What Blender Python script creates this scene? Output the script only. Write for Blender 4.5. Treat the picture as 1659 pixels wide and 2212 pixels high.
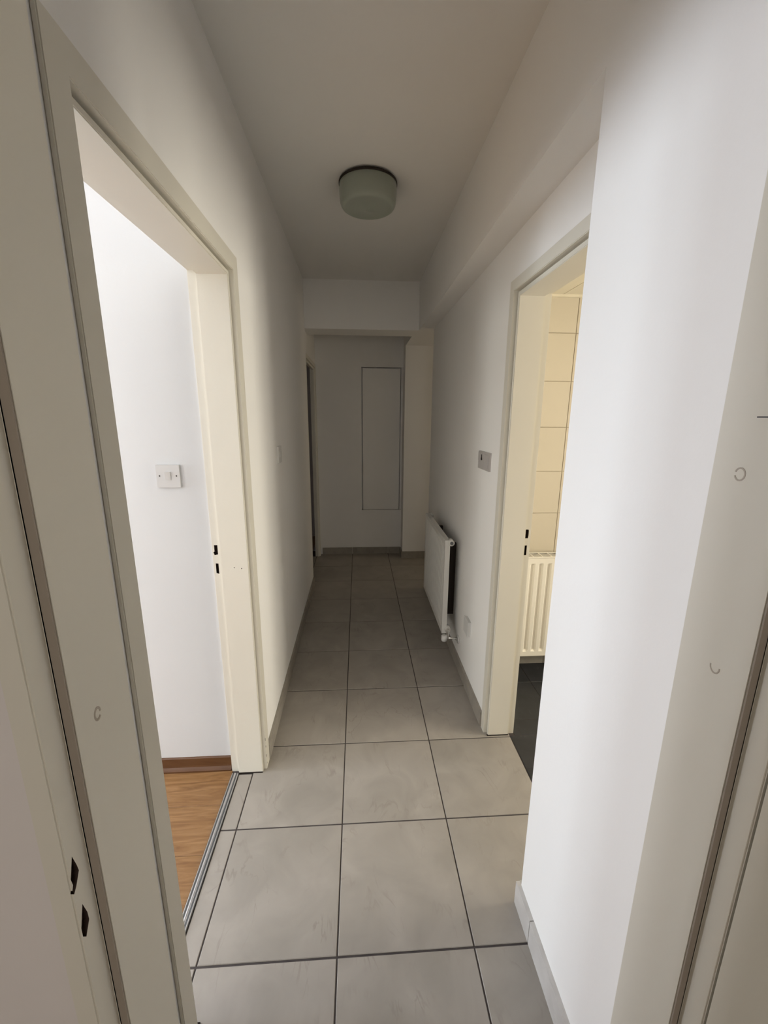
import bpy, bmesh, math, random
from mathutils import Vector, Matrix
random.seed(4)
S = bpy.context.scene
for o in list(bpy.data.objects): bpy.data.objects.remove(o)
C = S.collection

# ------------------------------------------------------------------ camera
F, PITCH, YAW, ROLL, CAMH = 895.38, 0.2260938, 0.0630036, -0.0063046, 1.51251
cy, sy, cp, sp, cr, sr = math.cos(YAW), math.sin(YAW), math.cos(PITCH), math.sin(PITCH), math.cos(ROLL), math.sin(ROLL)
fw = Vector((sy*cp, cy*cp, -sp)); rt = Vector((cy, -sy, 0)); dn = fw.cross(rt)
r2 = cr*rt + sr*dn; d2 = -sr*rt + cr*dn
cam = bpy.data.cameras.new('camera'); camo = bpy.data.objects.new('camera', cam); C.objects.link(camo)
M = Matrix((r2, -d2, -fw)).transposed().to_4x4(); M.translation = (0, 0, CAMH)
camo.matrix_world = M
cam.sensor_fit = 'HORIZONTAL'; cam.sensor_width = 36; cam.lens = F/1659*36
cam.clip_start = 0.02
S.camera = camo

# ------------------------------------------------------------------ world, light, exposure
W = bpy.data.worlds.new('world'); S.world = W; W.use_nodes = True
W.node_tree.nodes['Background'].inputs[0].default_value = (0.9, 0.95, 1, 1)
W.node_tree.nodes['Background'].inputs[1].default_value = 0.02
S.view_settings.view_transform = 'Standard'; S.view_settings.look = 'None'
S.view_settings.exposure = 0.19; S.view_settings.gamma = 1; S.view_settings.use_curve_mapping = False

def area(name, loc, target, sx, sz, power, col):
    l = bpy.data.lights.new(name, 'AREA'); l.shape = 'RECTANGLE'; l.size = sx; l.size_y = sz
    l.energy = power; l.color = col
    o = bpy.data.objects.new(name, l); C.objects.link(o); o.location = loc
    o.rotation_euler = (Vector(target)-Vector(loc)).to_track_quat('-Z', 'Z').to_euler()
    return o
# daylight through the windows of the rooms round the hall, plus one added bedroom lamp
area('daylight_bedroom', (-4.75, 1.03, 1.55), (0, 1.03, 1.50), 0.95, 0.75, 68, (0.78, 0.89, 1.0))
area('added_light_bedroom_end', (-2.75, 1.72, 1.65), (-2.0, 0, 1.58), 1.3, 0.6, 144, (0.87, 0.90, 1.0))  # unseen lamp added to brighten the near right wall and jamb
area('daylight_bedroom_side', (-4.75, -1.0, 1.45), (0, -0.6, 1.40), 1.5, 1.3, 70, (0.97, 1.0, 0.96))
area('daylight_kitchen', (3.35, 0.9, 1.35), (0, 1.0, 1.2), 1.3, 1.1, 80, (1.0, 0.93, 0.78))
area('daylight_passage', (3.05, 3.9, 1.4), (0, 3.9, 1.3), 0.7, 1.2, 10, (1.0, 0.82, 0.56))
area('daylight_study', (0.5, -3.25, 1.5), (0.1, 0, 1.4), 1.7, 1.2, 23, (1.0, 0.95, 0.88))

# ------------------------------------------------------------------ materials
def mat(name, base, rough=0.6, metal=0.0, build=None, spec=0.5):
    m = bpy.data.materials.new(name); m.use_nodes = True
    nt = m.node_tree; b = nt.nodes['Principled BSDF']
    b.inputs['Base Color'].default_value = (*base, 1); b.inputs['Roughness'].default_value = rough
    b.inputs['Metallic'].default_value = metal; b.inputs['Specular IOR Level'].default_value = spec
    if build: build(nt, b)
    return m
def nd(nt, t, **k):
    n = nt.nodes.new(t)
    for a, v in k.items(): setattr(n, a, v)
    return n
def paint(scale=90, strength=0.12, tint=0.03):
    def f(nt, b):
        base = tuple(b.inputs['Base Color'].default_value)
        tc = nd(nt, 'ShaderNodeTexCoord')
        n = nd(nt, 'ShaderNodeTexNoise'); n.inputs['Scale'].default_value = scale; n.inputs['Detail'].default_value = 3
        nt.links.new(tc.outputs['Object'], n.inputs['Vector'])
        bu = nd(nt, 'ShaderNodeBump'); bu.inputs['Strength'].default_value = strength; bu.inputs['Distance'].default_value = 0.002
        nt.links.new(n.outputs['Fac'], bu.inputs['Height']); nt.links.new(bu.outputs[0], b.inputs['Normal'])
        n2 = nd(nt, 'ShaderNodeTexNoise'); n2.inputs['Scale'].default_value = 2.2; n2.inputs['Detail'].default_value = 4
        nt.links.new(tc.outputs['Object'], n2.inputs['Vector'])
        mx = nd(nt, 'ShaderNodeMix', data_type='RGBA')
        mx.inputs[6].default_value = tuple(c*(1-tint) for c in base[:3])+(1,)
        mx.inputs[7].default_value = tuple(min(1, c*(1+tint)) for c in base[:3])+(1,)
        nt.links.new(n2.outputs['Fac'], mx.inputs[0]); nt.links.new(mx.outputs[2], b.inputs['Base Color'])
    return f
def stone(light, dark, vein, scale=1.0, rand=True):
    def f(nt, b):
        tc = nd(nt, 'ShaderNodeTexCoord'); oi = nd(nt, 'ShaderNodeObjectInfo')
        add = nd(nt, 'ShaderNodeVectorMath', operation='MULTIPLY_ADD')
        comb = nd(nt, 'ShaderNodeCombineXYZ')
        for i in range(3): nt.links.new(oi.outputs['Random'], comb.inputs[i])
        add.inputs[1].default_value = (17, 29, 11)
        nt.links.new(comb.outputs[0], add.inputs[0]); nt.links.new(tc.outputs['Object'], add.inputs[2])
        n = nd(nt, 'ShaderNodeTexNoise'); n.inputs['Scale'].default_value = 6*scale; n.inputs['Detail'].default_value = 7; n.inputs['Distortion'].default_value = 0.8
        nt.links.new(add.outputs[0], n.inputs['Vector'])
        r = nd(nt, 'ShaderNodeValToRGB'); r.color_ramp.elements[0].position = 0.3; r.color_ramp.elements[1].position = 0.72
        r.color_ramp.elements[0].color = (*dark, 1); r.color_ramp.elements[1].color = (*light, 1)
        nt.links.new(n.outputs['Fac'], r.inputs[0])
        # thin scratchy veins running across the tile
        mp = nd(nt, 'ShaderNodeMapping'); mp.inputs['Rotation'].default_value = (0, 0, 0.5); mp.inputs['Scale'].default_value = (9*scale, 3.2*scale, 4)
        nt.links.new(add.outputs[0], mp.inputs[0])
        v = nd(nt, 'ShaderNodeTexNoise'); v.inputs['Scale'].default_value = 1.0; v.inputs['Detail'].default_value = 4; v.inputs['Distortion'].default_value = 1.6
        nt.links.new(mp.outputs[0], v.inputs['Vector'])
        vr = nd(nt, 'ShaderNodeValToRGB'); e = vr.color_ramp.elements
        e[0].position = 0.475; e[0].color = (0, 0, 0, 1); e[1].position = 0.5; e[1].color = (1, 1, 1, 1)
        e2 = e.new(0.525); e2.color = (0, 0, 0, 1)
        nt.links.new(v.outputs['Fac'], vr.inputs[0])
        big = nd(nt, 'ShaderNodeTexNoise'); big.inputs['Scale'].default_value = 9*scale
        nt.links.new(add.outputs[0], big.inputs['Vector'])
        br = nd(nt, 'ShaderNodeValToRGB'); br.color_ramp.elements[0].position = 0.5; br.color_ramp.elements[1].position = 0.7
        nt.links.new(big.outputs['Fac'], br.inputs[0])
        mu = nd(nt, 'ShaderNodeMath', operation='MULTIPLY'); nt.links.new(vr.outputs[0], mu.inputs[0]); nt.links.new(br.outputs[0], mu.inputs[1])
        mu2 = nd(nt, 'ShaderNodeMath', operation='MULTIPLY'); mu2.inputs[1].default_value = 0.5; nt.links.new(mu.outputs[0], mu2.inputs[0])
        mx = nd(nt, 'ShaderNodeMix', data_type='RGBA'); mx.inputs[7].default_value = (*vein, 1)
        nt.links.new(r.outputs[0], mx.inputs[6]); nt.links.new(mu2.outputs[0], mx.inputs[0])
        # slight brightness change from tile to tile
        hs = nd(nt, 'ShaderNodeHueSaturation'); mr = nd(nt, 'ShaderNodeMapRange'); mr.inputs[3].default_value = 0.95; mr.inputs[4].default_value = 1.05
        nt.links.new(oi.outputs['Random'], mr.inputs[0]); nt.links.new(mr.outputs[0], hs.inputs['Value'])
        nt.links.new(mx.outputs[2], hs.inputs['Color']); nt.links.new(hs.outputs[0], b.inputs['Base Color'])
        bu = nd(nt, 'ShaderNodeBump'); bu.inputs['Strength'].default_value = 0.08; bu.inputs['Distance'].default_value = 0.001
        nt.links.new(n.outputs['Fac'], bu.inputs['Height']); nt.links.new(bu.outputs[0], b.inputs['Normal'])
    return f
def wood(c1, c2, c3):
    def f(nt, b):
        tc = nd(nt, 'ShaderNodeTexCoord'); oi = nd(nt, 'ShaderNodeObjectInfo')
        comb = nd(nt, 'ShaderNodeCombineXYZ')
        for i in range(3): nt.links.new(oi.outputs['Random'], comb.inputs[i])
        add = nd(nt, 'ShaderNodeVectorMath', operation='MULTIPLY_ADD'); add.inputs[1].default_value = (13, 7, 5)
        nt.links.new(comb.outputs[0], add.inputs[0]); nt.links.new(tc.outputs['Object'], add.inputs[2])
        mp = nd(nt, 'ShaderNodeMapping'); mp.inputs['Scale'].default_value = (2.5, 22, 10)
        nt.links.new(add.outputs[0], mp.inputs[0])
        n = nd(nt, 'ShaderNodeTexNoise'); n.inputs['Scale'].default_value = 2.2; n.inputs['Detail'].default_value = 6; n.inputs['Distortion'].default_value = 1.4
        nt.links.new(mp.outputs[0], n.inputs['Vector'])
        r = nd(nt, 'ShaderNodeValToRGB'); e = r.color_ramp.elements
        e[0].position = 0.3; e[0].color = (*c2, 1); e[1].position = 0.75; e[1].color = (*c3, 1); k = e.new(0.5); k.color = (*c1, 1)
        nt.links.new(n.outputs['Fac'], r.inputs[0]); nt.links.new(r.outputs[0], b.inputs['Base Color'])
    return f
WHITE = mat('wall_paint_white', (0.92, 0.905, 0.88), 0.75, build=paint())
CEIL = mat('ceiling_paint', (0.86, 0.84, 0.80), 0.85, build=paint(70))
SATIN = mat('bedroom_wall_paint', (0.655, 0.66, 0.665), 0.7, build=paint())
STUDY = mat('study_wall_paint', (0.78, 0.73, 0.71), 0.75, build=paint())
CREAM = mat('cream_gloss_paint', (0.75, 0.715, 0.625), 0.38, build=paint(40, 0.05, 0.04))
TILE = mat('beige_stone_tile', (0.4, 0.37, 0.33), 0.42, build=stone((0.40, 0.366, 0.325), (0.315, 0.288, 0.255), (0.22, 0.19, 0.16)))
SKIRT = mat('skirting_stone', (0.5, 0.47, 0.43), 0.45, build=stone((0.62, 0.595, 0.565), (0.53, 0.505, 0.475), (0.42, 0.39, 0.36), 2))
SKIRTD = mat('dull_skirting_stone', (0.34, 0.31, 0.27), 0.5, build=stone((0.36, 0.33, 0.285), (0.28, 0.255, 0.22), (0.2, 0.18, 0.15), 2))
GROUT = mat('dark_grout', (0.06, 0.05, 0.048), 0.9, build=paint(60, 0.2, 0.1))
LAM = mat('oak_laminate', (0.36, 0.2, 0.09), 0.4, build=wood((0.26, 0.135, 0.052), (0.185, 0.088, 0.032), (0.35, 0.20, 0.09)))
BROWN = mat('brown_skirting', (0.2, 0.09, 0.035), 0.4, build=wood((0.11, 0.047, 0.017), (0.095, 0.038, 0.013), (0.125, 0.056, 0.021)))
ALU = mat('brushed_aluminium', (0.72, 0.73, 0.74), 0.32, 1.0, build=paint(200, 0.1, 0.02))
ZINC = mat('dull_grey_metal', (0.16, 0.165, 0.17), 0.5, 0.7, build=paint(200, 0.1, 0.05))
KTILE = mat('cream_glazed_tile', (0.60, 0.54, 0.43), 0.18, build=paint(12, 0.25, 0.02))
KGROUT = mat('cream_grout', (0.55, 0.48, 0.37), 0.85, build=paint(60, 0.2, 0.05))
SLATE = mat('black_floor_tile', (0.02, 0.021, 0.024), 0.45, build=stone((0.028, 0.029, 0.033), (0.016, 0.017, 0.02), (0.07, 0.07, 0.07), 1.5))
KSKIRT = mat('grey_skirting_tile', (0.36, 0.34, 0.3), 0.4, build=stone((0.4, 0.38, 0.33), (0.3, 0.28, 0.25), (0.2, 0.18, 0.16), 2))
KCEIL = mat('cream_ceiling_board', (0.72, 0.66, 0.52), 0.5, build=paint(30, 0.05))
RAD = mat('white_radiator_enamel', (0.70, 0.69, 0.65), 0.35, build=paint(60, 0.03, 0.015))
KRAD = mat('cream_radiator_enamel', (0.84, 0.80, 0.71), 0.35, build=paint(60, 0.03, 0.015))
STEP_SHADE = mat('painted_step_shade', (0.34, 0.29, 0.24), 0.7, build=paint(60, 0.1, 0.1))  # shade of the rebate step, painted as a brown colour
PLAST = mat('white_plastic', (0.72, 0.71, 0.69), 0.35, build=paint(80, 0.02, 0.01))
SWITCH = mat('switch_plastic', (0.585, 0.575, 0.565), 0.4, build=paint(80, 0.02, 0.01))
PLASTG = mat('greyed_plastic', (0.5, 0.47, 0.45), 0.4, build=paint(80, 0.02, 0.02))
BLACK = mat('black_plastic', (0.008, 0.007, 0.007), 0.5, build=paint(80, 0.02, 0.02))
RAWWOOD = mat('splintered_dark_wood', (0.045, 0.025, 0.018), 0.9, build=paint(120, 0.8, 0.4))
DARKMET = mat('dark_metal', (0.03, 0.022, 0.018), 0.5, 0.6, build=paint(90, 0.1, 0.1))
CHROME = mat('chrome', (0.75, 0.74, 0.72), 0.15, 1.0, build=paint(90, 0.02, 0.02))
STAIN = mat('brown_scuff', (0.46, 0.40, 0.33), 0.5, build=paint(150, 0.3, 0.15))
def opal(nt, b):
    b.inputs['Transmission Weight'].default_value = 0.0
    b.inputs['Subsurface Weight'].default_value = 0.35; b.inputs['Subsurface Radius'].default_value = (0.03, 0.04, 0.035)
    paint(8, 0.02, 0.04)(nt, b)
GLASS = mat('opal_green_glass', (0.36, 0.39, 0.33), 0.28, build=opal)

# ------------------------------------------------------------------ helpers
def finish(name, bm, m, parent=None, smooth=False, bevel=0.0):
    if bevel:
        es = [e for e in bm.edges if len(e.link_faces) == 2 and e.calc_face_angle(0) > 0.6]
        bmesh.ops.bevel(bm, geom=es, offset=bevel, segments=2, profile=0.6, affect='EDGES', clamp_overlap=True)
    bmesh.ops.recalc_face_normals(bm, faces=bm.faces)
    me = bpy.data.meshes.new(name); bm.to_mesh(me); bm.free()
    me.materials.append(m)
    if smooth:
        for p in me.polygons: p.use_smooth = True
    o = bpy.data.objects.new(name, me); C.objects.link(o)
    if parent:
        o.parent = parent; o.matrix_parent_inverse = Matrix.Translation(-parent.location) if parent.type == 'EMPTY' and parent.parent is None else Matrix()
    return o
def bbox(bm, x0, x1, y0, y1, z0, z1):
    v = [bm.verts.new(p) for p in ((x0,y0,z0),(x1,y0,z0),(x1,y1,z0),(x0,y1,z0),(x0,y0,z1),(x1,y0,z1),(x1,y1,z1),(x0,y1,z1))]
    for f in ((3,2,1,0),(4,5,6,7),(0,1,5,4),(1,2,6,5),(2,3,7,6),(3,0,4,7)): bm.faces.new([v[i] for i in f])
def box(name, b, m, parent=None, bevel=0.0):
    bm = bmesh.new(); bbox(bm, *b); return finish(name, bm, m, parent, bevel=bevel)
def boxes(name, bs, m, parent=None, bevel=0.0):
    bm = bmesh.new()
    for b in bs: bbox(bm, *b)
    return finish(name, bm, m, parent, bevel=bevel)
def prism(bm, pts, fn, t0, t1):
    a = [bm.verts.new(fn(p, t0)) for p in pts]; b = [bm.verts.new(fn(p, t1)) for p in pts]
    n = len(pts)
    for i in range(n): bm.faces.new((a[i], a[(i+1) % n], b[(i+1) % n], b[i]))
    bm.faces.new(a[::-1]); bm.faces.new(b)
def cyl(bm, p0, p1, r0, r1=None, n=20):
    r1 = r0 if r1 is None else r1
    p0, p1 = Vector(p0), Vector(p1); d = (p1-p0).normalized()
    u = d.orthogonal().normalized(); w = d.cross(u)
    a = [bm.verts.new(p0+r0*(math.cos(t)*u+math.sin(t)*w)) for t in [2*math.pi*i/n for i in range(n)]]
    b = [bm.verts.new(p1+r1*(math.cos(t)*u+math.sin(t)*w)) for t in [2*math.pi*i/n for i in range(n)]]
    for i in range(n): bm.faces.new((a[i], a[(i+1) % n], b[(i+1) % n], b[i]))
    bm.faces.new(a[::-1]); bm.faces.new(b)
def lathe(bm, prof, centre, n=48):
    c = Vector(centre); rings = []
    for r, z in prof:
        rings.append([bm.verts.new(c+Vector((r*math.cos(2*math.pi*i/n), r*math.sin(2*math.pi*i/n), z))) for i in range(n)] if r > 1e-6 else [bm.verts.new(c+Vector((0, 0, z)))])
    for a, b in zip(rings, rings[1:]):
        for i in range(n):
            j = (i+1) % n
            if len(a) == 1 and len(b) == 1: continue
            if len(a) == 1: bm.faces.new((a[0], b[i], b[j]))
            elif len(b) == 1: bm.faces.new((a[i], a[j], b[0]))
            else: bm.faces.new((a[i], a[j], b[j], b[i]))
def tag(o, label, cat, group=None, kind=None):
    o['label'] = label; o['category'] = cat
    if group: o['group'] = group
    if kind: o['kind'] = kind
    return o
def empty(name, loc, label, cat, kind=None, group=None):
    o = bpy.data.objects.new(name, None); C.objects.link(o); o.location = loc; o.empty_display_size = 0.1
    return tag(o, label, cat, group, kind)
def struct(o, label, cat): return tag(o, label, cat, kind='structure')
def cut(o, boxes_, hole_mat):
    """real pockets cut into a part; the inside takes hole_mat"""
    cs = []
    for pts, fn, t0, t1 in boxes_:
        bm = bmesh.new(); prism(bm, pts, fn, t0, t1); bmesh.ops.recalc_face_normals(bm, faces=bm.faces)
        me = bpy.data.meshes.new('c'); bm.to_mesh(me); bm.free()
        me.materials.append(hole_mat)
        c = bpy.data.objects.new('c', me); C.objects.link(c); cs.append(c)
        md = o.modifiers.new('b', 'BOOLEAN'); md.operation = 'DIFFERENCE'; md.solver = 'EXACT'; md.object = c; md.material_mode = 'TRANSFER'
    bpy.context.view_layer.update()
    dg = bpy.context.evaluated_depsgraph_get()
    me = bpy.data.meshes.new_from_object(o.evaluated_get(dg), depsgraph=dg)
    o.modifiers.clear(); o.data = me; me.name = o.name
    for c in cs: bpy.data.objects.remove(c)

ZC = 2.555          # hall ceiling
XL, XR, XN = -0.419, 0.610, 0.500   # left wall, recessed right wall, near right wall
YB0, YB1, YF = 3.58, 3.84, 4.48     # cross beam, far wall
ZS = 2.195          # soffit height
T = 0.4; X1, Y0 = -0.0712, 0.8793   # tile grid
DOOR_H = 1.966

# ------------------------------------------------------------------ large structure
def wallbox(name, parts, m, label, cat='wall'):
    return struct(boxes(name, parts, m), label, cat)
# left wall of the hall: three pieces round two door openings
wallbox('wall_left', [(XL-0.135, XL, 0.5, 0.72, 0, ZC+0.1), (XL-0.135, XL, 0.72, 1.58, 2.0, ZC+0.1),
        (XL-0.135, XL, 1.58, 3.60, 0, ZC+0.1)], WHITE, 'white painted left wall of the hallway with open doorway to bright room')
wallbox('wall_left_far', [(XL-0.06, XL-0.012, 3.60, 3.66, 0, 2.0), (XL-0.06, XL-0.012, 3.60, 4.60, 2.0, ZC+0.1),
        (XL-0.06, XL-0.012, 4.42, 4.60, 0, 2.0)], WHITE, 'short white wall round the dark doorway at the far left end')
wallbox('wall_right_near', [(XN, 0.745, 0.514, 0.975, 0, ZC+0.1)], WHITE, 'bright white wall end on the right nearest the camera')
wallbox('wall_right', [(XR, 0.745, 1.72, 3.50, 0, ZC+0.1)], WHITE, 'recessed white right wall behind the slim radiator')
wallbox('wall_right_lintel', [(XR, 0.745, 0.975, 1.72, 2.0, ZC+0.1)], WHITE, 'white wall piece above the right doorway to the tiled room')
wallbox('wall_far', [(-0.47, 0.040, YF, YF+0.1, 0, ZC+0.1), (0.474, 0.8, YF, YF+0.1, 0, ZC+0.1), (0.040, 0.474, YF, YF+0.1, 0, 0.497), (0.040, 0.474, YF, YF+0.1, 2.008, ZC+0.1), (0.03, 0.484, YF+0.06, YF+0.1, 0.49, 2.02)], WHITE, 'dim white end wall of the hallway holding the flush panel')
wallbox('column_far', [(0.475, 0.745, 4.31, YF, 0, ZC)], WHITE, 'white pier at the far right corner beside the end wall', 'column')
wallbox('beam_far', [(-0.43, 0.745, YB0, YB1, ZS, ZC+0.05)], WHITE, 'white ceiling beam crossing the far end of the hallway', 'beam')
wallbox('bulkhead_right', [(XN, 0.745, 0.975, YB0, ZS, ZC+0.05), (0.475, 0.745, YB1, 4.31, ZS, ZC+0.05)], WHITE,
        'white boxed bulkhead running along the top of the right wall', 'bulkhead')
struct(boxes('ceiling', [(-0.56, 0.9, 0.5, 4.6, ZC, ZC+0.1)], CEIL), 'plain white hallway ceiling carrying the round lamp', 'ceiling')
# wall that holds the doorway the camera stands in, and its room
wallbox('wall_near', [(-0.654, -0.352, 0.384, 0.50, 0, 2.65), (0.50, 2.0, 0.384, 0.50, 0, 2.65), (-0.352, 0.50, 0.384, 0.50, 2.004, 2.65)], STUDY,
        'white wall round the doorway the camera looks through')
wallbox('wall_study', [(2.0, 2.1, -3.1, 0.5, 0, 2.65), (-0.654, -0.4, -3.1, -3.0, 0, 2.65), (1.4, 2.1, -3.1, -3.0, 0, 2.65),
        (-0.4, 1.4, -3.1, -3.0, 0, 0.85), (-0.4, 1.4, -3.1, -3.0, 2.15, 2.65), (-0.654, -0.554, -3.0, 0.5, 0, 2.65)], WHITE,
        'white walls of the room behind the camera')
struct(box('floor_study', (-0.554, 2.0, -3.0, 0.384, -0.05, 0.0), LAM), 'brown wood floor of the room behind the camera', 'floor')
struct(box('ceiling_study', (-0.554, 2.0, -3.0, 0.50, 2.65, 2.7), CEIL), 'white ceiling of the room behind the camera', 'ceiling')
# bright room on the left
LY = 1.564
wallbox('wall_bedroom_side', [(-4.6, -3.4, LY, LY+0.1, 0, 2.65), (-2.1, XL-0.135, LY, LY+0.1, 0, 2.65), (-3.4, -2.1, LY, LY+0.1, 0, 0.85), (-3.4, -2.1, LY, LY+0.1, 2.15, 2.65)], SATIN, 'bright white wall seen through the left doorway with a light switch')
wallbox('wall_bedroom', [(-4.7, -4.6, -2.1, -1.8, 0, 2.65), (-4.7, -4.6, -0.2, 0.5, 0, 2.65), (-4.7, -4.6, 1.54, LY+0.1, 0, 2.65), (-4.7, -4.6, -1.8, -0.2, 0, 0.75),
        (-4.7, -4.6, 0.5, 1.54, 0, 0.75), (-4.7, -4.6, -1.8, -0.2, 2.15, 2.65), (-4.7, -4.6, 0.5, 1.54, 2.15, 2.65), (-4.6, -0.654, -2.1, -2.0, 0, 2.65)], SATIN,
        'white walls of the bright left room out of sight')
struct(box('ceiling_bedroom', (-4.7, XL-0.135, -2.1, LY+0.1, 2.65, 2.75), CEIL), 'white ceiling of the bright left room', 'ceiling')
# tiled room on the right
KY, KZ = 2.295, 2.134
wallbox('wall_kitchen', [(3.1, 3.2, -0.5, 0.2, 0, 2.6), (3.1, 3.2, 1.6, KY+0.1, 0, 2.6), (3.1, 3.2, 0.2, 1.6, 0, 0.75), (3.1, 3.2, 0.2, 1.6, 1.95, 2.6), (0.745, 3.2, -0.6, -0.5, 0, 2.6), (0.745, 0.80, -0.5, 0.90, 0, 2.6)], KTILE,
        'cream walls of the tiled room out of sight')
def window(name, axis, face, a0, a1, z0, z1, label):
    e = empty(name, (face, (a0+a1)/2, z0) if axis == 'y' else ((a0+a1)/2, face, z0), label, 'window', 'structure')
    am = (a0+a1)/2
    for n, (p, q, r, t) in (('frame_rail', (a0, a1, z0, z0+0.06)), ('frame_rail', (a0, a1, z1-0.06, z1)), ('frame_stile', (a0, a0+0.06, z0+0.06, z1-0.06)),
                            ('frame_stile', (a1-0.06, a1, z0+0.06, z1-0.06)), ('mullion', (am-0.04, am+0.04, z0+0.06, z1-0.06))):
        box(n, (face-0.03, face+0.03, p, q, r, t) if axis == 'y' else (p, q, face-0.03, face+0.03, r, t), PLAST, e, 0.003)
window('window_1', 'y', -4.65, 0.5, 1.54, 0.75, 2.15, 'white window of the bright left room nearest its side wall')
window('window_4', 'y', -4.65, -1.8, -0.2, 0.75, 2.15, 'wider white window of the bright left room')
window('added_window_5', 'x', LY+0.05, -3.4, -2.1, 0.85, 2.15, 'unseen white window added in the side wall of the bright left room')  # unseen window, added to go with the extra end lamp
window('window_2', 'x', -3.05, -0.4, 1.4, 0.85, 2.15, 'white window of the room behind the camera')
window('window_3', 'y', 3.15, 0.2, 1.6, 0.75, 1.95, 'white window of the tiled room out of sight')
# dark room beyond the far left doorway
wallbox('wall_far_room', [(-1.8, -1.7, 3.2, 5.3, 0, 2.4), (-1.8, XL-0.06, 3.62, 3.66, 0, 2.4), (-1.8, XL-0.06, 5.2, 5.3, 0, 2.4)], STUDY,
        'walls of the dark room behind the far left doorway')
struct(box('ceiling_far_room', (-1.8, XL-0.06, 3.62, 5.3, 2.4, 2.5), CEIL), 'ceiling of the dark room behind the far left doorway', 'ceiling')
# side passage beyond the recessed wall, at the right of the cross beam
wallbox('wall_passage', [(0.745, 2.9, 3.40, 3.50, 0, ZC+0.1), (0.745, 2.9, 4.31, 4.41, 0, ZC+0.1), (2.9, 3.0, 3.4, 3.55, 0, ZC), (2.9, 3.0, 4.25, 4.41, 0, ZC),
        (2.9, 3.0, 3.55, 4.25, 0, 0.8), (2.9, 3.0, 3.55, 4.25, 2.0, ZC)], WHITE, 'white walls of the side passage behind the slim radiator')
struct(box('ceiling_passage', (0.745, 3.0, 3.40, 4.41, 2.3, 2.4), CEIL), 'ceiling of the side passage out of sight', 'ceiling')
struct(box('floor_passage', (0.90, 3.0, 3.40, 4.41, -0.05, 0.0), TILE), 'tile floor of the side passage out of sight', 'floor')
window('window_6', 'y', 2.95, 3.55, 4.25, 0.8, 2.0, 'small window at the end of the side passage')

# ------------------------------------------------------------------ floors with separate tiles
def tile_mesh(name, sx, sy, th, m, bev=0.0015):
    bm = bmesh.new(); bbox(bm, -sx/2, sx/2, -sy/2, sy/2, -th, 0)
    es = [e for e in bm.edges if all(v.co.z > -1e-6 for v in e.verts)]
    bmesh.ops.bevel(bm, geom=es, offset=bev, segments=1, affect='EDGES')
    bmesh.ops.recalc_face_normals(bm, faces=bm.faces)
    me = bpy.data.meshes.new(name); bm.to_mesh(me); bm.free(); me.materials.append(m); return me
def put(name, me, parent, loc, rot=(0, 0, 0)):
    o = bpy.data.objects.new(name, me); C.objects.link(o); o.parent = parent; o.location = loc; o.rotation_euler = rot; return o

floor = struct(box('floor', (-0.56, 0.9, 0.30, 4.6, -0.06, -0.0025), GROUT), 'beige stone tile floor of the hallway with dark joints', 'floor')
G = 0.0055
cache = {}
def floor_tile(x0, x1, y0, y1, parent, m, jx=0.0045, jy=G):
    sx, sy_ = round(x1-x0-jx, 4), round(y1-y0-jy, 4)
    if sx < 0.012 or sy_ < 0.012: return
    k = (sx, sy_, m.name)
    if k not in cache: cache[k] = tile_mesh('tile', sx, sy_, 0.01, m)
    put('tile', cache[k], parent, ((x0+x1)/2, (y0+y1)/2, random.uniform(-0.0003, 0.0003)))
xs = [-0.5265, X1-T, X1, X1+T, X1+2*T]
xs[1] = -0.4665
for r in range(-1, 9):
    ya, yb = Y0+(r-0)*T, Y0+(r+1)*T
    ya2, yb2 = max(ya, 0.50), min(yb, YF)
    if yb2-ya2 < 0.02: continue
    for c in range(4):
        xa, xb = xs[c], xs[c+1]
        if c == 0:
            for a, b in ((max(ya2, 0.745), min(yb2, 1.53)), (max(ya2, 3.64), min(yb2, 4.40))):
                if b-a > 0.02: floor_tile(xa, xb, a, b, floor, TILE)
        else: floor_tile(xa, xb, ya2, yb2, floor, TILE)
# laminate floor of the bright room: planks run across the picture
lam = struct(box('floor_bedroom', (-4.6, XL-0.135, -2.0, LY, -0.06, -0.004), BROWN), 'brown oak laminate floor of the bright left room', 'floor')
pw, pl = 0.193, 1.28
k = 0
y = 1.385+pw
while y > -2.0:
    ya, yb = max(y-pw, -2.0), min(y, LY-0.002)
    x = -0.556-[0, 0.35, 0.8][k % 3]
    xe = -0.556
    while xe > -4.6:
        xa = max(x, -4.6)
        if xe-xa > 0.03 and yb-ya > 0.02: floor_tile(xa, xe, ya, yb, lam, LAM, 0.0006, 0.0006)
        xe = xa; x = xa-pl
    y -= pw; k += 1
# black floor tiles of the kitchen
kf = struct(box('floor_kitchen', (0.72, 3.1, -0.5, KY, -0.06, -0.003), GROUT), 'black tile floor of the tiled room on the right', 'floor')
kxs = [0.7295, 1.0, 1.30, 1.60, 1.90, 2.2, 2.5, 2.8, 3.1]
for i in range(len(kxs)-1):
    for j in range(10):
        yb = KY-0.205-0.3*(j-1); ya = yb-0.3
        yb = min(yb, KY-0.01)
        lo = 0.99 if i == 0 and yb < 1.72 else -0.5
        a = max(ya, -0.5)
        if i == 0:
            # the first column reaches into the doorway only between its jambs
            if yb <= 0.99: continue
            if yb > 1.685:
                floor_tile(0.752, kxs[1], max(a, 1.685), yb, kf, SLATE, 0.003, 0.003)
                if a < 1.685: floor_tile(kxs[0], kxs[1], max(a, 0.99), 1.685, kf, SLATE, 0.003, 0.003)
            else: floor_tile(kxs[0], kxs[1], max(a, 0.99), yb, kf, SLATE, 0.003, 0.003)
        else: floor_tile(kxs[i], kxs[i+1], a, yb, kf, SLATE, 0.003, 0.003)
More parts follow.
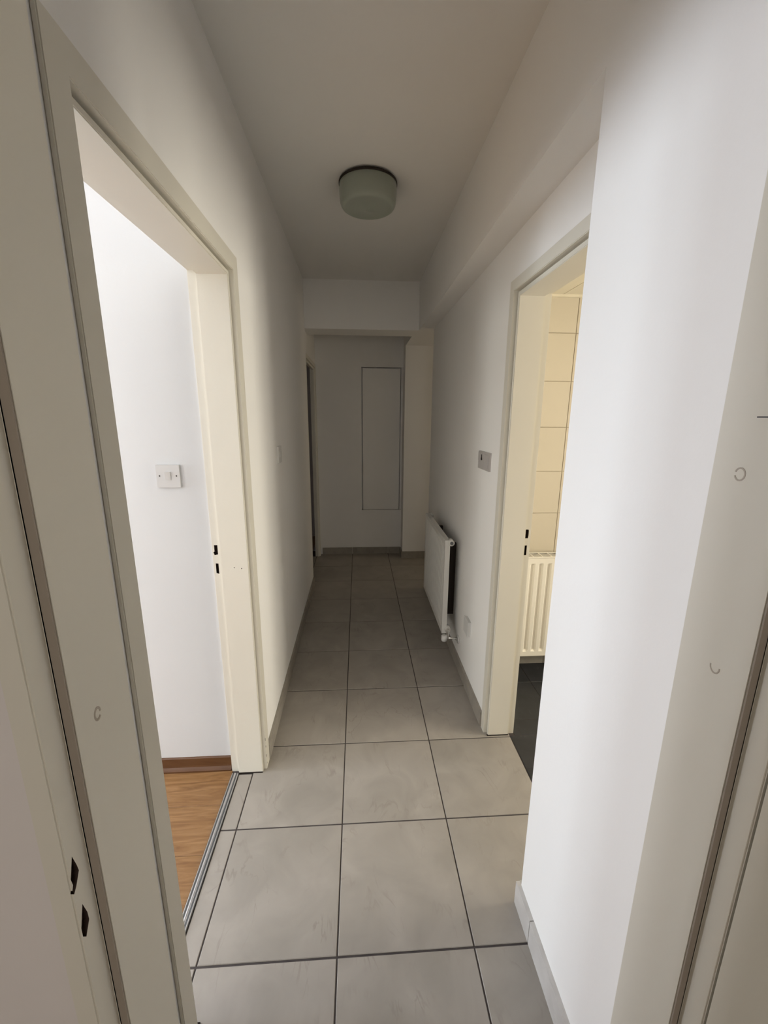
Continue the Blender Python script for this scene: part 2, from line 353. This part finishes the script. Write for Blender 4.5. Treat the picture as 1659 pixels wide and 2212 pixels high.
struct(box('floor_far_room', (-1.8, -0.53, 3.62, 5.3, -0.05, 0.0), LAM), 'floor of the dark room behind the far left doorway', 'floor')

# ------------------------------------------------------------------ tiled wall and boarded ceiling of the kitchen
kw = struct(box('wall_kitchen_tiled', (0.745, 3.1, KY, KY+0.1, 0, 2.6), KGROUT), 'cream tiled wall seen through the right doorway above the radiator', 'wall')
zz = [0.002, 0.237, 0.4815, 0.726, 0.971, 1.215, 1.4605, 1.705, 1.950, KZ]
kx = [0.7455, 0.83, 1.160, 1.490, 1.820, 2.150, 2.48, 2.81, 3.09]
for i in range(len(kx)-1):
    for j in range(len(zz)-1):
        sx, sz = kx[i+1]-kx[i]-0.003, zz[j+1]-zz[j]-0.003
        key = ('kt', round(sx, 4), round(sz, 4))
        if key not in cache: cache[key] = tile_mesh('tile', sx, sz, 0.007, KTILE, 0.0012)
        put('tile', cache[key], kw, ((kx[i]+kx[i+1])/2, KY-0.006, (zz[j]+zz[j+1])/2), (math.pi/2, 0, 0))
kc = struct(box('ceiling_kitchen', (0.745, 3.1, -0.5, KY, KZ+0.012, KZ+0.1), KGROUT), 'cream boarded low ceiling of the tiled room', 'ceiling')
bx = [0.746, 1.065, 1.40, 1.74, 2.08, 2.42, 2.76, 3.1]
for a, b in zip(bx, bx[1:]):
    box('ceiling_board', (a+0.002, b-0.002, -0.49, KY-0.008, KZ, KZ+0.014), KCEIL, kc, 0.002)
ct = struct(box('trim_1', (0.746, 3.1, KY-0.022, KY-0.006, KZ-0.012, KZ), KCEIL), 'cream ceiling edge bead above the kitchen tiles', 'trim')
kb = empty('baseboard_kitchen', (0.76, KY-0.006, 0), 'grey tile skirting below the cream panel radiator', 'skirting', 'structure')
for a, b in zip([0.76, 1.157, 1.557, 1.957, 2.357, 2.757], [1.157, 1.557, 1.957, 2.357, 2.757, 3.1]):
    box('skirting_tile', (a+0.0015, b-0.0015, KY-0.018, KY-0.0065, 0.0, 0.085), KSKIRT, kb, 0.0015)

# ------------------------------------------------------------------ stone skirtings of the hall, one piece per tile
def base_y(name, xf, side, y0, y1, label, h=0.082, th=0.012, off=0.0, m=None):
    e = empty(name, (xf, y0, 0), label, 'skirting', 'structure')
    y = y0
    cuts = [Y0+T*k+off for k in range(-3, 14)]
    pts = [y0]+[c for c in cuts if y0+0.02 < c < y1-0.02]+[y1]
    for a, b in zip(pts, pts[1:]):
        g = 0.0012
        xa, xb = (xf, xf+th) if side > 0 else (xf-th, xf)
        box('skirting_tile', (xa, xb, a+g, b-g, 0.0, h+random.uniform(-0.001, 0.001)), m or SKIRTD, e, 0.0015)
        if b < y1: 
            xg = (xa, xb-0.003) if side > 0 else (xa+0.003, xb)
            box('joint', (*xg, b-g, b+g, 0.0, h-0.002), GROUT, e)
    return e
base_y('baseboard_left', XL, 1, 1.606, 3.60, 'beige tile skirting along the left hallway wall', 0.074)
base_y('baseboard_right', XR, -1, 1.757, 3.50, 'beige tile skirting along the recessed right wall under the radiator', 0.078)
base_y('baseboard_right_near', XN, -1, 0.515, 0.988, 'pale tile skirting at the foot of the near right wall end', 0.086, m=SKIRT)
def base_x(name, yf, x0, x1, label, h=0.075, cuts=()):
    e = empty(name, (x0, yf, 0), label, 'skirting', 'structure')
    pts = [x0]+[c for c in cuts if x0+0.02 < c < x1-0.02]+[x1]
    for a, b in zip(pts, pts[1:]): box('skirting_tile', (a+0.001, b-0.001, yf-0.012, yf, 0, h), SKIRTD, e, 0.0015)
    return e
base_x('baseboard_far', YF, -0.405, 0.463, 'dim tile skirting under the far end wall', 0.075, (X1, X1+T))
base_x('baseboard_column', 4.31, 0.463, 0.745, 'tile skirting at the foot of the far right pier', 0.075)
box('skirting_return', (XN, XN+0.10, 0.976, 0.988, 0, 0.086), SKIRT, bpy.data.objects['baseboard_right_near'], 0.0015)
box('skirting_return', (0.463, 0.475, 4.31, YF-0.012, 0, 0.075), SKIRTD, bpy.data.objects['baseboard_column'], 0.0015)

# ------------------------------------------------------------------ door frames
def frame(name, axis, face, sgn, u0, u1, prof, label, sides=(True, True), H=DOOR_H, m=None):
    """prof: (outward offset from the opening, depth into the wall); axis 'y': wall face at x=face, depth towards sgn"""
    e = empty(name, ((face, (u0+u1)/2, 0) if axis == 'y' else ((u0+u1)/2, face, 0)), label, 'door frame', 'structure')
    def P(u, d, z): return (face+sgn*d, u, z) if axis == 'y' else (u, face+sgn*d, z)
    segs = []
    if sides[0]: segs.append(('jamb', [[P(u0-o, d, -0.002) for o, d in prof], [P(u0-o, d, H+o) for o, d in prof]]))
    segs.append(('head', [[P(u0-(o if sides[0] else 0), d, H+o) for o, d in prof], [P(u1+(o if sides[1] else 0), d, H+o) for o, d in prof]]))
    if sides[1]: segs.append(('jamb', [[P(u1+o, d, -0.002) for o, d in prof], [P(u1+o, d, H+o) for o, d in prof]]))
    out = []
    for n, (a, b) in segs:
        bm = bmesh.new(); va = [bm.verts.new(p) for p in a]; vb = [bm.verts.new(p) for p in b]; k = len(a)
        for i in range(k): bm.faces.new((va[i], va[(i+1) % k], vb[(i+1) % k], vb[i]))
        bm.faces.new(va[::-1]); bm.faces.new(vb)
        bmesh.ops.recalc_face_normals(bm, faces=bm.faces)
        es = [ed for ed in bm.edges if ed.calc_face_angle(0) > 0.6 and (len(va) and abs((ed.verts[0].co-ed.verts[1].co).length) > 0.5)]
        bmesh.ops.bevel(bm, geom=es, offset=0.0018, segments=2, affect='EDGES', clamp_overlap=True)
        out.append(finish(n, bm, m or CREAM, e))
    return e, out
# profile: proud casing, recessed lip, flat reveal, rebate for the door, casing of the room side
def profile(cas=0.074, lip=0.019, flat=0.108, end=0.141, proud=0.009, lipd=0.005, reb=0.014, rc=0.06):
    return [(cas, 0.0), (cas, -proud), (lip, -proud), (lip, lipd+0.012), (lip-0.0055, lipd+0.012), (lip-0.0055, lipd), (0, lipd), (0, flat), (reb, flat), (reb, end), (rc, end), (rc, 0.135), (0.034, 0.135), (0.034, 0.0)]
d1, parts1 = frame('door_1', 'y', XL, -1, 0.768, 1.534, profile(), 'cream painted door frame of the left doorway to the bright room')
def mortise(x, ys, zs, jag=0.0):
    """irregular hole outline in the (y or x, z) plane"""
    (a, b), (c, d) = ys, zs
    return [(a, c+jag), (a+(b-a)*0.55, c), (b, c+jag*0.6), (b, d-jag*0.4), (a+(b-a)*0.5, d), (a+jag*0.2, d-jag)]
# strike holes of door_1: far jamb, in the rebate (plane y = 1.548)
fx = lambda p, t: (p[0], t, p[1])
cut(parts1[2], [([(-0.5385, 0.994), (-0.5515, 0.991), (-0.5555, 1.003), (-0.551, 1.006), (-0.551, 1.031), (-0.5385, 1.031)][::1], fx, 1.53, 1.566),
               ([(-0.540, 0.915), (-0.5505, 0.918), (-0.5505, 0.958), (-0.540, 0.957)], fx, 1.53, 1.566),
               ([(-0.4795, 0.9425), (-0.4765, 0.9425), (-0.4765, 0.9465), (-0.4795, 0.9465)], fx, 1.53, 1.541),
               ([(-0.4515, 0.9385), (-0.4485, 0.9385), (-0.4485, 0.9425), (-0.4515, 0.9425)], fx, 1.53, 1.541)], RAWWOOD)
d2_, parts2 = frame('door_2', 'y', XR, 1, 0.985, 1.690, profile(0.064, 0.022, 0.110, 0.142, 0.006, 0.010, 0.012), 'cream painted door frame of the right doorway to the tiled room', (False, True))
cut(parts2[1], [([(0.7275, 0.997), (0.7395, 0.997), (0.7415, 1.010), (0.7415, 1.033), (0.7385, 1.037), (0.7275, 1.037)], fx, 1.68, 1.718),
               ([(0.7285, 0.919), (0.7385, 0.919), (0.7385, 0.964), (0.7285, 0.964)], fx, 1.68, 1.718)], RAWWOOD)
# doorway the camera stands in: flat reveal x=-0.312 / 0.463, rebate towards the camera
P3 = [(0.034, 0.0), (0.034, -0.008), (0.008, -0.008), (0.0, 0.0), (0, 0.105), (0.011, 0.105), (0.011, 0.138), (0.0365, 0.138), (0.0365, 0.125), (0.03, 0.125)]
d3, parts3 = frame('door_3', 'x', 0.514, -1, -0.312, 0.463, P3, 'cream painted door frame in the immediate foreground around the view')
gx = lambda p, t: (t, p[0], p[1])
cut(parts3[0], [([(0.3860, 1.031), (0.3785, 1.008), (0.3800, 0.998), (0.3765, 0.990), (0.3790, 0.986), (0.3840, 0.991), (0.3915, 1.004), (0.3900, 1.014)], gx, -0.33, -0.30),
               ([(0.3870, 0.960), (0.3790, 0.935), (0.3790, 0.922), (0.3835, 0.915), (0.3920, 0.929), (0.3915, 0.941)], gx, -0.33, -0.30)], RAWWOOD)
def ring(name, parent, cx, cy_, cz, r, sgn, m, arc=(0, 2*math.pi), sx=0.7, w=0.0016):
    bm = bmesh.new(); n = 20; pr = None
    for i in range(n+1):
        t = arc[0]+(arc[1]-arc[0])*i/n
        q = []
        for rr in (r-w, r+w):
            q += [bm.verts.new((cx, cy_+sx*rr*math.cos(t), cz+rr*math.sin(t))), bm.verts.new((cx+sgn*0.0005, cy_+sx*rr*math.cos(t), cz+rr*math.sin(t)))]
        if pr:
            for a, b in ((0, 1), (1, 3), (3, 2), (2, 0)): bm.faces.new((pr[a], pr[b], q[b], q[a]))
        pr = q
    return finish(name, bm, m, parent)
ring('scuff_mark', d3, -0.312, 0.447, 1.166, 0.0075, 1, STAIN, (0, 5.6))
ring('scuff_mark', d3, 0.463, 0.4735, 1.447, 0.0075, -1, STAIN, (0.3, 6.0), 0.9, 0.001)
ring('scuff_mark', d3, 0.463, 0.4545, 1.197, 0.0085, -1, STAIN, (3.0, 6.4), 0.8, 0.001)
box('scratch', (0.4625, 0.463, 0.448, 0.466, 1.514, 1.5155), BLACK, d3)
for xa, xb in ((-0.3225, -0.3125), (0.4635, 0.4735)): box('step_shade_strip', (xa, xb, 0.4072, 0.4092, 0.004, 1.964), STEP_SHADE, d3, 0.0006)  # brown strips paint the shade on the rebate steps
# the leaf of that doorway, swung open into the room on its hinge side (right)
box('door_leaf', (0.4748, 0.5148, -0.42, 0.3722, 0.006, 1.972), CREAM, d3, 0.002)['label'] = 'cream door leaf swung fully open beside the camera'
# dark doorway at the far left
d4, parts4 = frame('door_4', 'y', XL-0.012, -1, 3.68, 4.395, [(0.056, 0.0), (0.056, -0.009), (0.019, -0.009), (0.019, 0.005), (0, 0.005), (0, 0.022), (0.012, 0.022), (0.012, 0.048), (0.034, 0.048), (0.034, 0.0)], 'cream door frame of the dark doorway at the far left end')

for z, dy, l in ((0.142, 0.0, 0.016), (0.108, 0.001, 0.011), (0.06, 0.0005, 0.014), (0.022, 0.004, 0.010)):
    bm = bmesh.new(); prism(bm, [(-0.0012, 0), (0.0012, 0.2*l), (0.0014, 0.7*l), (-0.0004, l), (-0.0016, 0.5*l)], lambda p, t: (t, 1.5545+dy+p[0], z+p[1]), XL+0.0086, XL+0.0094); finish('paint_chip', bm, RAWWOOD, d1)
# thin dark strips along the foot of the door frames
for o, b in ((d1, (XL-0.03, XL+0.006, 0.752, 0.766, 0, 0.004)), (d1, (XL-0.11, XL-0.006, 1.5335, 1.54, 0, 0.004)),
             (d2_, (XR+0.006, 0.72, 1.6895, 1.696, 0, 0.004))):
    box('foot_line', (b[0], b[1], b[2]-0.002, b[3], 0.0003, 0.0045), DARKMET, o)

# ------------------------------------------------------------------ threshold strip and wooden skirting of the bright room
th = empty('threshold_strip', (-0.54, 1.15, 0), 'ridged aluminium threshold strip between wood floor and beige tiles', 'threshold', 'structure')
box('base_strip', (-0.556, -0.5265, 0.785, 1.532, 0.0, 0.0026), ZINC, th, 0.0006)
for xa, xb, h in ((-0.5555, -0.5515, 0.0052), (-0.5468, -0.5382, 0.0060), (-0.5318, -0.5280, 0.0052)):
    bm = bmesh.new()
    n = 6; rd = [(xa, 0.002)]+[(xa+(xb-xa)*i/n, 0.0032+(h-0.0032)*math.sin(math.pi*i/n)**0.5) for i in range(n+1)]+[(xb, 0.002)]
    prism(bm, rd, lambda p, t: (p[0], t, p[1]), 0.785, 1.532); finish('ridge', bm, ALU, th)
bs = empty('baseboard_bedroom', (-2, LY, 0), 'brown wooden skirting with rounded foot in the bright room', 'skirting', 'structure')
sk = [(LY, 0.0), (LY-0.016, 0.0), (LY-0.0165, 0.008), (LY-0.013, 0.015), (LY-0.0085, 0.022), (LY-0.0075, 0.030), (LY-0.0075, 0.064), (LY-0.004, 0.068), (LY, 0.068)]
bm = bmesh.new(); prism(bm, sk, lambda p, t: (t, p[0], p[1]), -4.59, -0.563); finish('wood_skirting', bm, BROWN, bs)

# ------------------------------------------------------------------ flush panel in the end wall
pn = empty('wall_panel', (0.26, YF, 0.5), 'tall white flush cupboard panel set in the dim end wall', 'panel')
box('panel_board', (0.052, 0.444, YF-0.004, YF+0.059, 0.512, 1.994), WHITE, pn, 0.003)
box('frame_strip', (0.453, 0.474, YF+0.014, YF+0.059, 0.506, 2.007), WHITE, pn, 0.002)
box('ledge', (0.036, 0.474, YF-0.022, YF+0.059, 0.498, 0.5085), WHITE, pn, 0.002)

# ------------------------------------------------------------------ ceiling lamp
LX, LYc = 0.055, 2.175
lp = empty('ceiling_lamp', (LX, LYc, ZC), 'round frosted green glass drum lamp on the hallway ceiling', 'lamp')
bm = bmesh.new(); lathe(bm, [(0, 0), (0.112, 0), (0.112, -0.014), (0, -0.014)], (LX, LYc, ZC)); finish('base_plate', bm, DARKMET, lp, True)
bm = bmesh.new()
lathe(bm, [(0, -0.012), (0.126, -0.012), (0.131, -0.018), (0.131, -0.050), (0.129, -0.080), (0.125, -0.096), (0.119, -0.105), (0.112, -0.109), (0.106, -0.1095), (0.100, -0.108), (0.05, -0.114), (0.012, -0.116), (0.008, -0.119), (0, -0.1195)], (LX, LYc, ZC), 64)
finish('glass_shade', bm, GLASS, lp, True)
bm = bmesh.new(); lathe(bm, [(0.127, -0.006), (0.133, -0.008), (0.133, -0.017), (0.127, -0.018)], (LX, LYc, ZC), 64); finish('metal_rim', bm, DARKMET, lp, True)

# ------------------------------------------------------------------ radiators
def groove_panel(a0, a1, z0, z1, f, depth, pitch, gw, margin, zm, first, n=None):
    """pressed front: flat sheet with vertical rounded grooves.  f(a, off, z) -> xyz (off: into the radiator)"""
    bm = bmesh.new()
    cols = [a0]
    a = first
    while a+gw < a1-margin:
        cols += [a, a+gw*0.3, a+gw*0.7, a+gw]; a += pitch
    cols.append(a1)
    rows = [z0, z0+zm, z0+zm+0.012, z1-zm-0.012, z1-zm, z1]
    gr = []
    for i, c in enumerate(cols):
        deep = 0 < i < len(cols)-1 and (i-1) % 4 in (1, 2)
        gr.append([bm.verts.new(f(c, depth if deep and 1 < j < 4 else 0, z)) for j, z in enumerate(rows)])
    for i in range(len(cols)-1):
        for j in range(len(rows)-1): bm.faces.new((gr[i][j], gr[i+1][j], gr[i+1][j+1], gr[i][j+1]))
    return bm
# hall radiator: single panel on the recessed wall
RX, RY0, RY1, RZ0, RZ1 = 0.508, 2.31, 3.03, 0.205, 0.805
r1 = empty('radiator', (XR, RY0, RZ0), 'slim white single panel radiator on the recessed hallway wall', 'radiator')
bm = groove_panel(RY0+0.012, RY1-0.012, RZ0, RZ1, lambda a, o, z: (RX+o, a, z), 0.008, 0.0335, 0.018, 0.012, 0.03, RY0+0.024)
finish('front_panel', bm, RAD, r1)
boxes('panel_edge', [(RX, RX+0.03, RY0, RY0+0.012, RZ0, RZ1), (RX, RX+0.03, RY1-0.012, RY1, RZ0, RZ1), (RX+0.0005, RX+0.03, RY0+0.012, RY1-0.012, RZ1-0.006, RZ1-0.0005), (RX+0.0005, RX+0.03, RY0+0.012, RY1-0.012, RZ0+0.0005, RZ0+0.006), (RX+0.018, RX+0.03, RY0+0.012, RY1-0.012, RZ0+0.006, RZ1-0.006)], RAD, r1)
for yy in (RY0+0.012, RY1-0.02):
    for zc in (RZ1-0.014, RZ0+0.028):
        bm = bmesh.new(); cyl(bm, (RX+0.036, yy-0.022, zc), (RX+0.036, yy+0.022, zc), 0.0185); finish('end_boss', bm, RAD, r1, True)
bm = bmesh.new(); cyl(bm, (RX+0.036, RY0-0.018, RZ1-0.014), (RX+0.036, RY0-0.008, RZ1-0.014), 0.010, n=6); finish('bleed_plug', bm, ZINC, r1)
for yy in (RY0+0.15, RY1-0.15): box('wall_bracket', (RX+0.03, XR-0.0008, yy-0.012, yy+0.012, RZ0+0.06, RZ1-0.06), DARKMET, r1, 0.002)
bm = bmesh.new(); cyl(bm, (RX+0.034, RY0-0.030, RZ0+0.028), (RX+0.034, RY0-0.008, RZ0+0.028), 0.011); cyl(bm, (RX+0.034, RY0-0.022, RZ0+0.028), (RX+0.034, RY0-0.022, RZ0-0.02), 0.009)
vb = finish('valve_body', bm, CHROME, r1)
bm = bmesh.new(); lathe(bm, [(0, 0.012), (0.013, 0.012), (0.017, 0.008), (0.018, -0.018), (0.015, -0.026), (0, -0.026)], (RX+0.012, RY0-0.022, RZ0-0.012), 20); finish('valve_cap', bm, PLAST, vb, True)
bm = bmesh.new(); cyl(bm, (RX+0.034, RY0-0.022, RZ0-0.018), (XR-0.005, RY0-0.022, RZ0-0.0295), 0.0075); finish('supply_pipe', bm, CHROME, r1, True)
bm = bmesh.new(); cyl(bm, (XR-0.006, RY0-0.022, RZ0-0.030), (XR-0.0008, RY0-0.022, RZ0-0.030), 0.026, n=24); finish('pipe_collar', bm, PLAST, r1, True)
# kitchen radiator: double panel with top grille
KX0, KX1, KYF, KZ0, KZ1 = 0.80, 1.60, 2.172, 0.118, 0.742
r3 = empty('radiator', (1.2, KY, KZ0), 'cream double panel radiator with top grille under the tiled kitchen wall', 'radiator')
bm = groove_panel(KX0, KX1, KZ0, KZ1-0.008, lambda a, o, z: (a, KYF+o, z), 0.011, 0.0485, 0.030, 0.012, 0.030, 0.972-0.0485*3)
finish('front_panel', bm, KRAD, r3)
boxes('casing', [(KX0-0.002, KX0+0.008, KYF+0.001, KY-0.035, KZ0, KZ1-0.004), (KX1-0.008, KX1+0.002, KYF+0.001, KY-0.035, KZ0, KZ1-0.004), (KX0, KX1, KY-0.045, KY-0.035, KZ0, KZ1-0.004), (KX0+0.002, KX1-0.002, KYF+0.012, KYF+0.016, KZ0, KZ1-0.05)], KRAD, r3)
boxes('grille_frame', [(KX0, KX1, KYF, KYF+0.010, KZ1-0.006, KZ1), (KX0, KX1, KY-0.045, KY-0.035, KZ1-0.006, KZ1), (KX0, KX0+0.01, KYF+0.01, KY-0.045, KZ1-0.006, KZ1), (KX1-0.01, KX1, KYF+0.01, KY-0.045, KZ1-0.006, KZ1)], KRAD, r3)
xx = 0.829
while xx < KX1-0.02:
    box('grille_bar', (xx-0.0025, xx+0.0025, KYF+0.010, KY-0.045, KZ1-0.007, KZ1-0.001), KRAD, r3); xx += 0.0545
box('convector_fins', (KX0+0.02, KX1-0.02, KYF+0.03, KY-0.06, KZ0+0.05, KZ1-0.05), DARKMET, r3)
for xw in (0.95, 1.45): box('wall_bracket', (xw-0.015, xw+0.015, KY-0.036, KY-0.007, KZ0+0.1, KZ1-0.1), KRAD, r3)

# ------------------------------------------------------------------ switches and sockets
def plate_x(name, xf, side, yc, zc, s, th_, m, e):
    a, b = (xf, xf+th_) if side > 0 else (xf-th_, xf)
    return box('face_plate', (a, b, yc-s/2, yc+s/2, zc-s/2, zc+s/2), m, e, 0.0025)
# switch in the bright room
sw = empty('light_switch', (-0.7, LY, 1.29), 'square white single rocker switch on the bright bedroom wall', 'light switch')
sx0, sz0, sh = -0.6955, 1.2945, 0.0415
box('face_plate', (sx0-sh, sx0+sh, LY-0.009, LY, sz0-sh, sz0+sh), SWITCH, sw, 0.0025)
bm = bmesh.new(); prism(bm, [(-0.015, LY-0.008), (-0.015, LY-0.0105), (0.0, LY-0.0125), (0.015, LY-0.0155), (0.015, LY-0.008)], lambda p, t: (t, p[1], sz0+0.001+p[0]), sx0-0.010, sx0+0.0095); finish('rocker', bm, SWITCH, sw, bevel=0.0008)
for dx in (-0.030, 0.030):
    bm = bmesh.new(); cyl(bm, (sx0+dx, LY-0.0095, sz0+0.0015), (sx0+dx, LY-0.006, sz0+0.0015), 0.0026, n=14); finish('screw', bm, DARKMET, sw)
# switch on the left hall wall seen nearly edge on
s2 = empty('light_switch', (XL, 2.22, 1.32), 'thin white switch plate seen edge on along the left hallway wall', 'light switch')
box('face_plate', (XL, XL+0.010, 2.185, 2.268, 1.272, 1.358), PLAST, s2, 0.002)
box('rocker', (XL+0.009, XL+0.0135, 2.215, 2.238, 1.30, 1.33), PLAST, s2, 0.001)
# bell push and blank plate side by side on the right wall
b1 = empty('bell_push', (XR, 2.005, 1.31), 'grey bell push plate with black bell symbol on the right hallway wall', 'bell push')
box('face_plate', (XR-0.009, XR, 1.962, 2.050, 1.266, 1.3515), PLASTG, b1, 0.002)
box('rocker', (XR-0.0115, XR-0.0085, 1.967, 2.045, 1.306, 1.3465), PLASTG, b1, 0.001)
bell = [(0.0035, 0.0145), (0.0045, 0.011), (0.0055, 0.003), (0.009, -0.004), (0.013, -0.009), (0.013, -0.0115), (0.004, -0.0115), (0.0025, -0.0145), (-0.0025, -0.0145), (-0.004, -0.0115), (-0.013, -0.0115), (-0.013, -0.009), (-0.009, -0.004), (-0.0055, 0.003), (-0.0045, 0.011), (-0.0035, 0.0145)]
bm = bmesh.new(); prism(bm, bell, lambda p, t: (t, 1.987+p[0]*0.85, 1.323+p[1]), XR-0.0125, XR-0.0113); finish('bell_symbol', bm, BLACK, b1)
b2 = empty('blank_plate', (XR, 1.917, 1.31), 'plain grey switch plate beside the bell push nearer the right doorway', 'wall plate')
box('face_plate', (XR-0.009, XR, 1.873, 1.9605, 1.2665, 1.352), PLASTG, b2, 0.002)
box('rocker', (XR-0.0115, XR-0.0085, 1.885, 1.949, 1.279, 1.340), PLASTG, b2, 0.0015)
# low plate near the skirting
sk_ = empty('wall_socket', (XR, 2.06, 0.38), 'small white socket box low on the right wall near the skirting', 'socket')
box('back_box', (XR-0.014, XR, 2.035, 2.118, 0.335, 0.418), PLAST, sk_, 0.002)
box('face_plate', (XR-0.019, XR-0.0135, 2.032, 2.121, 0.332, 0.421), PLAST, sk_, 0.002)
